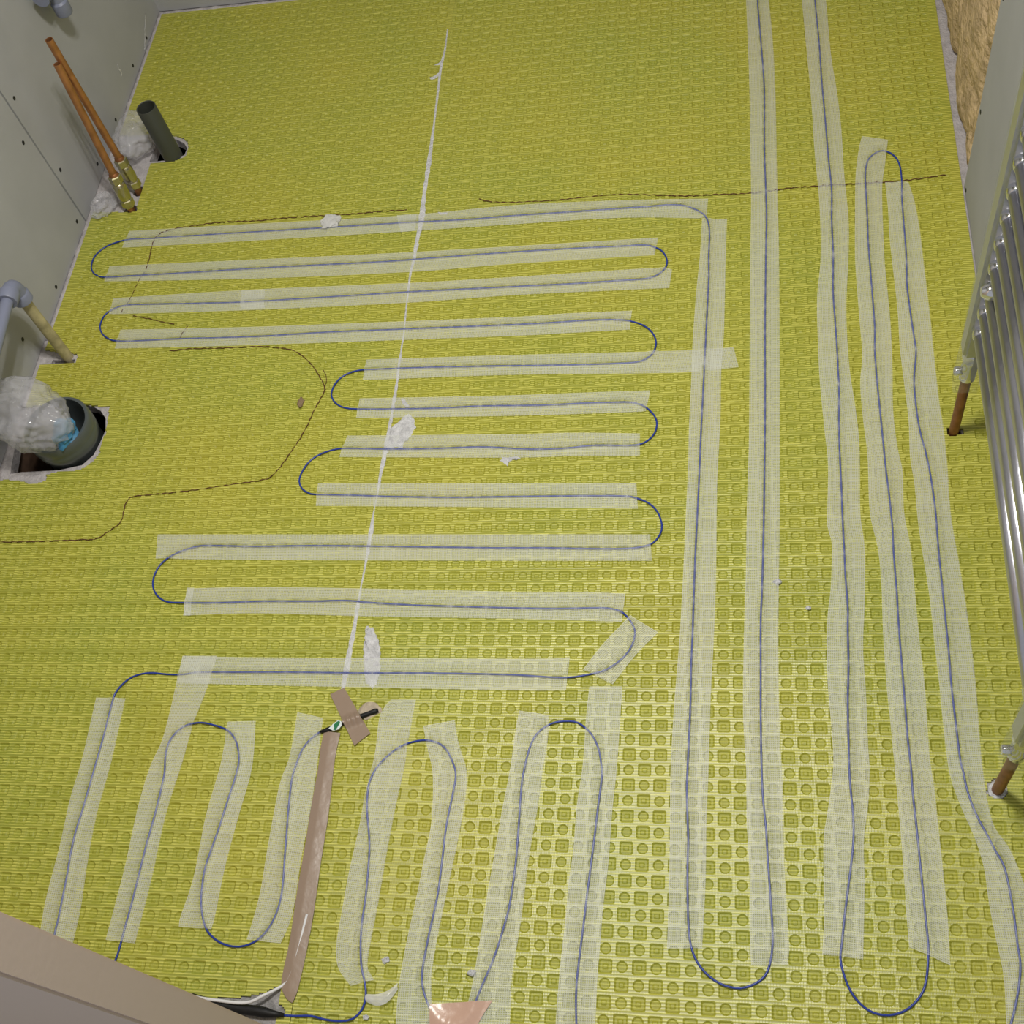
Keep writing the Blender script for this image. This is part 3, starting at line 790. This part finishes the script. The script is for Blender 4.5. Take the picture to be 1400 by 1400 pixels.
# ------------------------------------------------------------------ adhesive, threads, crumbs
def smear(name, pts, m, label, cat, z=0.0010, jag=1.0, group=None):
    """irregular flattened lump: jagged outline, raised towards the middle"""
    P = []
    n = len(pts)
    for i in range(n):
        a, b = pts[i], pts[(i+1) % n]
        k = max(2, int(math.hypot(b[0]-a[0], b[1]-a[1])/3))
        for j in range(k):
            t = j/k
            P.append((a[0]+(b[0]-a[0])*t+random.uniform(-jag, jag), a[1]+(b[1]-a[1])*t+random.uniform(-jag, jag)))
    cx, cy = sum(p[0] for p in P)/len(P), sum(p[1] for p in P)/len(P)
    V, F = [], []
    N = len(P)
    for s_, zz in ((1.0, -0.0004), (0.93, 0.6*z), (0.7, 1.0*z), (0.35, 0.9*z)):
        for u, v in P:
            q = G(cx+(u-cx)*s_, cy+(v-cy)*s_, MT)
            V.append((q.x, q.y, MT+zz+0.0007*z/0.001*noise.noise(Vector((q.x*90, q.y*90, 1)))*(s_ < 1)))
    for r in range(3):
        for i in range(N):
            j = (i+1) % N
            F.append((r*N+i, r*N+j, (r+1)*N+j, (r+1)*N+i))
    F.append(tuple(range(3*N, 4*N)))
    o = pydata(name, V, F, m, None, True)
    return tag(o, label, cat, group)
smear('adhesive_smear', [(559,565),(567,572),(568,585),(562,597),(552,605),(550,613),(530,613),(532,592),(537,582),(545,577),(550,570)], MT_ADH, 'broad white adhesive patch on the mat beside the seam', 'adhesive')
smear('adhesive_smear', [(500,856),(509,857),(515,867),(520,885),(520,915),(515,935),(509,942),(502,935),(497,915),(497,885)], MT_ADH, 'narrow upright white adhesive smear above the brown tape cross', 'adhesive')
smear('adhesive_smear', [(548,546),(552,545),(560,555),(556,557),(550,552)], MT_ADH, 'small slanted white adhesive streak just above the broad patch', 'adhesive', jag=0.5)
smear('adhesive_smear', [(683,630),(690,634),(694,638),(697,630),(706,628),(712,627),(706,623),(694,625),(686,625)], MT_ADH, 'faint white adhesive smudge between two rows right of the broad patch', 'adhesive', 0.0005, 0.8)
smear('adhesive_smear', [(598,290),(604,291),(612,290),(611,293),(602,294)], MT_ADH, 'tiny white adhesive dash on the farthest row right of the seam', 'adhesive', jag=0.4)
smear('adhesive_smear', [(586,106),(592,105),(598,101),(601,99),(600,104),(595,107),(589,109)], MT_ADH, 'lower white adhesive spur branching left off the seam', 'adhesive', 0.0006, 0.4)
smear('adhesive_smear', [(593,89),(599,87),(605,82),(606,85),(600,89)], MT_ADH, 'upper white adhesive spur branching left off the seam', 'adhesive', 0.0006, 0.3)
smear('glue_blob', [(491,968),(497,962),(506,959),(514,961),(521,968),(522,974),(512,979),(500,985),(494,981),(488,976)], MT_GLUE, 'beige glue blob under the black end sleeve', 'glue', 0.0016, 0.6)
# seam filler
seam = [(612,40,1),(608,70,2.5),(604,85,4),(601,105,3),(597,140,2.5),(592,180,3),(586,225,6),(580,265,5),(576,300,7),(569,335,5),(566,355,4),(561,375,3),(556,415,2),(552,455,1.5),(546,495,2.5),(543,520,3),(539,545,4),(534,575,4),(530,600,6),(525,625,5),(520,650,4),(515,680,1.5),(511,700,1.5),(508,720,5),(504,745,5),(500,770,3),(494,800,1.5),(488,835,5),(484,860,6),(478,890,7),(474,915,8),(470,935,6),(466,960,3)]
C = catmull([Vector((u, v, w)) for u, v, w in seam], 5)
V, F = [], []
for i, p in enumerate(C):
    w = p.z*0.5*(1+0.55*noise.noise(Vector((p.x*0.2, p.y*0.25, 0))))
    for k, (dx, z) in enumerate(((-w-0.5, -0.0003), (-w*0.7, 0.0004), (0, 0.0006), (w*0.7, 0.0004), (w+0.5, -0.0003))):
        q = G(p.x+dx+random.uniform(-.25, .25), p.y, MT)
        V.append((q.x, q.y, MT+z))
for i in range(len(C)-1):
    for k in range(4): F.append((i*5+k, i*5+k+1, i*5+k+6, i*5+k+5))
tag(pydata('seam_adhesive', V, F, MT_ADH, None, True), 'long thin white adhesive line along the seam between the mat sheets', 'adhesive')

def thread(pts, label, r=0.0009, per=0.016):
    P = catmull([G(u, v, MT) for u, v in pts], 0.0016)
    out, L = [], 0
    for i, p in enumerate(P):
        if i: L += (p-P[i-1]).length
        w = 0.0006*noise.noise(Vector((L*140, 0, pts[0][0])))
        wz = 0.0003+0.0009*math.sin(2*math.pi*L/per+noise.noise(Vector((L*40, 3, 0)))*3)
        out.append(p+Vector((w, w*0.7, wz)))
    return tag(tube('brown_thread', out, r, MT_THREAD, None, 5), label, 'thread', 'brown threads lying on the mat')
thread([(200,368),(205,350),(207,340),(212,326),(222,318),(243,312),(265,309),(290,305),(320,303),(350,302),(380,299),(420,296),(460,294),(490,292),(520,289),(540,288),(556,287)], 'brown thread along the far side of the farthest cable row, left of the seam')
thread([(655,272),(665,275),(690,277),(720,276),(760,274),(800,270),(830,267),(860,266),(900,267),(940,268),(980,266),(1015,265),(1047,262),(1082,257),(1110,255),(1137,253),(1160,252),(1190,250),(1210,249),(1235,247),(1260,244),(1293,239)], 'long brown thread crossing under the upright strips towards the radiator wall')
thread([(198,372),(192,380),(186,392),(180,405),(172,418),(165,428)], 'short slanting brown thread between the left bends of rows two and three', 0.0006)
thread([(182,432),(205,436),(220,440),(238,443)], 'short brown thread piece inside the lower left cable bend')
thread([(257,446),(250,455),(243,466)], 'tiny slanting brown thread crossing the fourth cable row', 0.0006)
thread([(232,480),(260,477),(300,476),(350,474),(375,475),(400,479),(415,488),(427,500),(437,515),(444,530),(440,542),(430,560),(420,582),(408,603),(395,622),(382,640),(370,652),(355,657),(320,662),(280,668),(240,673),(200,677),(182,679),(174,685),(170,695),(166,712),(155,722),(145,729),(130,737),(110,738),(60,740),(20,741),(-8,741)], 'long curving brown thread wandering from the fourth row to the left edge')
thread([(442,506),(446,514),(446,522),(443,532),(446,533)], 'frayed brown thread end where the long thread turns', 0.0006)

def crumple(name, c, r, m, label, cat, amp=0.6, flat=0.5, seed=0, sub=3, f=30):
    bm = bmesh.new()
    bmesh.ops.create_icosphere(bm, subdivisions=sub, radius=1)
    for v in bm.verts:
        n = noise.noise(v.co*1.7+Vector((seed, 0, 0)))+0.6*abs(noise.noise(v.co*4+Vector((0, seed, 0))))
        v.co = v.co*(1+amp*n)
        v.co = Vector((v.co.x*r[0], v.co.y*r[1], v.co.z*r[2]))
    me = bpy.data.meshes.new(name); bm.to_mesh(me); bm.free()
    o = link(name, me, m)
    o.location = c
    if label: tag(o, label, cat)
    return o
for (u, v), r, lb in [((1063, 795), 0.0055, 'white plaster crumb right of the second long upright cable'), ((1105, 831), 0.0035, 'tiny white plaster crumb between the two middle upright strips'), ((645, 1330), 0.0055, 'white plaster crumb just above the pinkish tape'), ((527, 1313), 0.0050, 'white plaster crumb in the arch right of the wrinkled strip'), ((500, 1391), 0.0038, 'white plaster crumb beside the lowest cable bend')]:
    crumple('plaster_crumb', G(u, v, MT+0.0015), (r, r*0.8, r*0.45), MT_ADH, lb, 'crumb', 0.7, seed=u, sub=2)
crumple('wood_chip', G(411, 550, MT+0.002), (0.0055, 0.011, 0.0025), MT_CHIP, 'brown wood chip on the mat inside the long thread curve', 'chip', 0.4, seed=4, sub=2)
crumple('film_scrap', G(452, 302, MT+0.005), (0.018, 0.016, 0.004), MT_CRUMP, 'crumpled clear film scrap on the farthest cable row', 'film', 0.5, seed=9)
# torn curl of white tape backing beside the lowest bend
C = catmull([G(500, 1364, MT+0.003), G(515, 1367, MT+0.004), G(530, 1362, MT+0.005), G(544, 1348, MT+0.003)], 0.003)
V, F = [], []
for i, p in enumerate(C):
    w = 0.007*(0.6+0.5*math.sin(math.pi*i/(len(C)-1)))
    V += [p+Vector((0.1*w, -w, 0.0)), p+Vector((0, -w*0.3, 0.003)), p+Vector((0, w*0.4, 0.0032)), p+Vector((0, w, 0.0004))]
for i in range(len(C)-1):
    for k in range(3): F.append((i*4+k, i*4+k+4, i*4+k+5, i*4+k+1))
tag(pydata('film_scrap', V, F, MT_CRUMP, None, True), 'curled white film scrap beside the lowest cable bend', 'film')

# ------------------------------------------------------------------ pipes by the left wall
def copper_riser(foot, top, zf, label):
    e = tag(empty('copper_pipe', foot), label, 'pipe', 'copper pipes with brass couplings')
    ax = (top-foot); L = ax.length; ax.normalize()
    lathe('pipe', foot-ax*0.10, ax, [(0, 0.0075), (L+0.10, 0.0075), (L+0.10, 0.0064), (L+0.04, 0.0064)], MT_COPPER, e, 18)
    b = foot+ax*zf
    hexp = lambda d0, d1, r: [(d0, r*0.9), (d0+0.002, r), (d1-0.002, r), (d1, r*0.86)]
    lathe('compression_nut', b, ax, hexp(0.0, 0.018, 0.0135), MT_BRASS, e, 6, False)
    lathe('coupling_body', b, ax, [(0.018, 0.0105), (0.020, 0.0125), (0.030, 0.0135), (0.048, 0.0135), (0.056, 0.0125), (0.058, 0.0105)], MT_BRASS, e, 20)
    lathe('compression_nut', b, ax, hexp(0.058, 0.076, 0.0135), MT_BRASS, e, 6, False)
    lathe('olive_ring', b, ax, [(0.076, 0.0105), (0.080, 0.0095), (0.082, 0.008)], MT_OLDCU, e, 18)
copper_riser(CU1, Vector((-1.228, 1.754, 0.335)), 0.012, 'shorter copper pipe with brass coupling, nearer the camera by the left wall')
copper_riser(CU2, Vector((-1.226, 1.768, 0.377)), 0.014, 'taller copper pipe with brass coupling, just behind its twin')

gp = tag(empty('waste_pipe', GREY), 'dark grey open waste pipe stub rising from a ragged hole', 'pipe')
lathe('pipe', GREY-Vector((0, 0, 0.10)), Vector((0, -0.02, 1)), [(0, 0.0205), (0.232, 0.0205), (0.233, 0.0198), (0.232, 0.0182), (0.14, 0.0182)], MT_DGREY, gp, 28)

# overflow pipe: stained riser, elbow, long grey arm
op = tag(empty('overflow_pipe', CREAMF), 'cream stained riser with a blue grey elbow and arm', 'pipe')
lathe('riser', CREAMF-Vector((0, 0, 0.06)), (0, 0.003, 1), [(0, 0.0105), (0.225, 0.0105)], MT_CREAM, op, 18)
EB = CREAMF+Vector((0, 0.001, 0.200))
arm = Vector((0.10, -1, 0.0)).normalized()
elb = catmull([EB-Vector((0, 0, 0.026)), EB-Vector((0, 0, 0.010)), EB+Vector((0, 0, 0.002))+arm*0.004, EB+arm*0.014+Vector((0, 0, 0.006)), EB+arm*0.030+Vector((0, 0, 0.007))], 0.004)
tube('elbow', elb, 0.0155, MT_LGREY, op, 18)
lathe('elbow_socket', EB-Vector((0, 0, 0.036)), (0, 0, 1), [(0, 0.0150), (0.002, 0.0180), (0.018, 0.0180), (0.021, 0.0155)], MT_LGREY, op, 20)
lathe('elbow_socket', EB+arm*0.016+Vector((0, 0, 0.007)), arm, [(0, 0.0145), (0.003, 0.0180), (0.022, 0.0180), (0.024, 0.0168), (0.0235, 0.0125)], MT_LGREY, op, 20)
lathe('arm', EB+arm*0.025+Vector((0, 0, 0.007)), arm, [(0, 0.0108), (0.80, 0.0108), (0.80, 0.009), (0.77, 0.009)], MT_LGREY, op, 18)

# supply tee on the left wall
TX, TY = -1.291, 1.955
tp = tag(empty('supply_tee', (TX, TY, 0.30)), 'blue grey plastic tee fitting on the left wall above the copper pipes', 'pipe fitting')
lathe('branch', (TX, TY, 0.302), (0, 0, 1), [(0, 0.0135), (0.05, 0.0135)], MT_LGREY, tp, 20)
lathe('branch_socket', (TX, TY, 0.297), (0, 0, 1), [(0.004, 0.009), (0, 0.010), (0, 0.0155), (0.003, 0.0170), (0.026, 0.0170), (0.030, 0.0135)], MT_LGREY, tp, 22)
lathe('run', (TX, TY-0.05, 0.366), (0, 1, 0), [(0, 0.0165), (0.024, 0.0170), (0.026, 0.0140), (0.074, 0.0140), (0.076, 0.0170), (0.1, 0.0165)], MT_LGREY, tp, 22)
lathe('feed_pipe', (TX, TY+0.045, 0.366), (0, 1, 0), [(0, 0.0110), (0.30, 0.0110)], MT_DGREY, tp, 16)
for yy in (TY-0.02,):
    lathe('wall_clip', (WL+0.0002, yy, 0.366), (1, 0, 0), [(0, 0.012), (0.02, 0.008)], MT_LGREY, tp, 12)

# soil pipe with bag
sp = tag(empty('soil_pipe', SOILC), 'wide slate grey soil pipe socket in a rough floor hole', 'pipe')
lathe('socket', SOILC-Vector((0, 0, 0.10)), (-0.02, 0, 1), [(0, 0.0555), (0.104, 0.0555), (0.112, 0.0600), (0.128, 0.0615), (0.131, 0.0605), (0.134, 0.0615), (0.152, 0.0615), (0.155, 0.0595), (0.154, 0.0550), (0.06, 0.0530)], MT_SOIL, sp, 48)
bm = bmesh.new()
bmesh.ops.create_icosphere(bm, subdivisions=5, radius=1)
for v in bm.verts:
    d = v.co.normalized()
    n = noise.noise(d*1.6+Vector((3, 1, 2)))*0.22
    n += (0.5-abs(noise.noise(d*3.1+Vector((1, 7, 2)))))*0.26+(0.5-abs(noise.noise(Vector((d.x*3, d.y*8, d.z*8))+Vector((9, 2, 5)))))*0.10
    q = d*(0.86+n)
    v.co = Vector((q.x*0.080, q.y*0.066, q.z*0.062))
    if d.x < 0: v.co.x *= 1.25
    v.co.y += -0.02*d.x
    if v.co.z < -0.035 and d.x > -0.3: v.co.z = -0.035+(v.co.z+0.035)*0.4
me = bpy.data.meshes.new('plastic_bag'); bm.to_mesh(me); bm.free()
bag = link('plastic_bag', me, MT_BAG, None, True)
bag.location = (-1.236, 1.140, 0.086)
tag(bag, 'crumpled clear plastic bag stuffed into the soil pipe', 'bag')
bt = crumple('blue_tissue', G(88, 592, 0.060), (0.022, 0.026, 0.016), MT_BLUE, 'blue tissue showing through the bag at the soil pipe rim', 'tissue', 0.5, seed=3, sub=3)
# film bundled between wall and waste pipe
bm = bmesh.new()
bmesh.ops.create_icosphere(bm, subdivisions=5, radius=1)
for v in bm.verts:
    d = v.co.normalized()
    n = noise.noise(d*2.0+Vector((6, 4, 2)))*0.25+(0.5-abs(noise.noise(d*4+Vector((2, 7, 2)))))*0.14
    q = d*(0.85+n)
    v.co = Vector((q.x*0.050, q.y*0.072, q.z*0.042))
me = bpy.data.meshes.new('plastic_bag'); bm.to_mesh(me); bm.free()
b2 = link('plastic_bag', me, MT_BAG, None, True)
b2.location = (-1.252, 1.905, 0.030)
tag(b2, 'crumpled clear plastic film bundled between left wall and dark waste pipe', 'bag')
b3 = crumple('film_scrap', (-1.288, 1.722, 0.014), (0.024, 0.03, 0.016), MT_BAG, 'clear film scrap at the wall foot beside the nearer copper pipe', 'film', 0.45, seed=12, sub=4)

# ------------------------------------------------------------------ towel radiator and its pipes
RX = 0.322
rad = tag(empty('towel_radiator', (RX, 0.82, 0.20)), 'chrome ladder towel radiator wrapped in film on the right wall', 'radiator')
for yc in (RP1.y+0.003, RP2.y+0.004):
    box('collector', RX-0.0155, RX+0.0155, yc-0.018, yc+0.013, 0.205, 0.98, MT_RAIL, rad, 0.005)
TZ = [0.268+0.0443*k for k in range(15)]
y0, y1 = RP2.y+0.021, RP1.y-0.014
tv, tf = lathe_data((0, 0, 0), (0, 1, 0), [(0, 0.0108), (y1-y0, 0.0108)], 20)
tme = bpy.data.meshes.new('rail'); tme.from_pydata([tuple(p) for p in tv], [], tf); tme.materials.append(MT_RAIL)
tme.polygons.foreach_set('use_smooth', [len(p.vertices) == 4 for p in tme.polygons])
cv, cf = lathe_data((0, 0, 0), (0, 1, 0), [(0, 0.0109), (0.002, 0.0122), (0.012, 0.0122), (0.014, 0.0110)], 20)
cme = bpy.data.meshes.new('collar'); cme.from_pydata([tuple(p) for p in cv], [], cf); cme.materials.append(MT_CHROME)
cme.polygons.foreach_set('use_smooth', [len(p.vertices) == 4 for p in cme.polygons])
base = rad.location
for z in TZ:
    t = bpy.data.objects.new('rail', tme); col.objects.link(t); t.parent = rad
    t.location = Vector((RX, y0, z))-base
    for yc in (y0+0.001, y1-0.013):
        c_ = bpy.data.objects.new('collar', cme); col.objects.link(c_); c_.parent = t
        c_.location = (0, yc-y0, 0)
for yb in (1.068, 0.575):
    for zb in (0.378, 0.82):
        lathe('wall_bracket', (WR, yb, zb), (-1, 0, 0), [(0, 0.014), (0.004, 0.014), (0.006, 0.009), (0.040, 0.009), (0.052, 0.012), (0.078, 0.012), (0.083, 0.010), (0.088, 0.006)], MT_CHROME, rad, 20)
def valve(c, zt):
    lathe('valve_nut', (c.x, c.y, zt-0.020), (0, 0, 1), [(0, 0.0125), (0.002, 0.0140), (0.018, 0.0140), (0.022, 0.012)], MT_CHROME, rad, 6, False)
    v = lathe('valve_body', (c.x, c.y, zt-0.064), (0, 0, 1), [(0, 0.0095), (0.003, 0.0115), (0.030, 0.0115), (0.034, 0.0095), (0.046, 0.0095)], MT_CHROME, rad, 24)
    lathe('valve_cap', (c.x-0.010, c.y, zt-0.045), (-1, 0, 0), [(0, 0.0070), (0.008, 0.0070), (0.010, 0.006)], MT_CHROME, v, 18)
valve(RP1, 0.205); valve(RP2, 0.205)
def sleeve(yc, z0, z1, seed):
    """loose tube of protective film round a collector, open at the bottom"""
    V, F = [], []
    n, m_ = 24, 40
    for j in range(m_+1):
        z = z0+(z1-z0)*j/m_
        for i in range(n):
            t = 2*math.pi*i/n
            w = 0.0018*noise.noise(Vector((math.cos(t)*2+seed, math.sin(t)*2, z*16)))
            cx, cy = math.copysign(abs(math.cos(t))**0.5, math.cos(t)), math.copysign(abs(math.sin(t))**0.5, math.sin(t))
            V.append((RX+cx*(0.0178+w), yc-0.0025+cy*(0.0185+w), z+0.006*noise.noise(Vector((t, seed, 2)))*(j == 0)))
    for j in range(m_):
        for i in range(n):
            k = (i+1) % n
            F.append((j*n+i, j*n+k, (j+1)*n+k, (j+1)*n+i))
    return pydata('protective_film', V, F, MT_FILM, rad, True)
sleeve(RP1.y+0.003, 0.128, 0.985, 1.0)
sleeve(RP2.y+0.004, 0.130, 0.985, 5.0)
for c, lb in ((RP1, 'tarnished copper pipe feeding the far end of the radiator'), (RP2, 'tarnished copper pipe feeding the near end of the radiator')):
    e = tag(empty('radiator_pipe', c), lb, 'pipe')
    lathe('pipe', c-Vector((0, 0, 0.08)), (0, 0, 1), [(0, 0.0076), (0.225, 0.0076)], MT_OLDCU, e, 18)
    if c is RP2:
        lathe('plaster_collar', c+Vector((0, 0, 0.0005)), (0, 0, 1), [(0, 0.0125), (0.003, 0.0115), (0.005, 0.0080)], MT_ADH, e, 16)
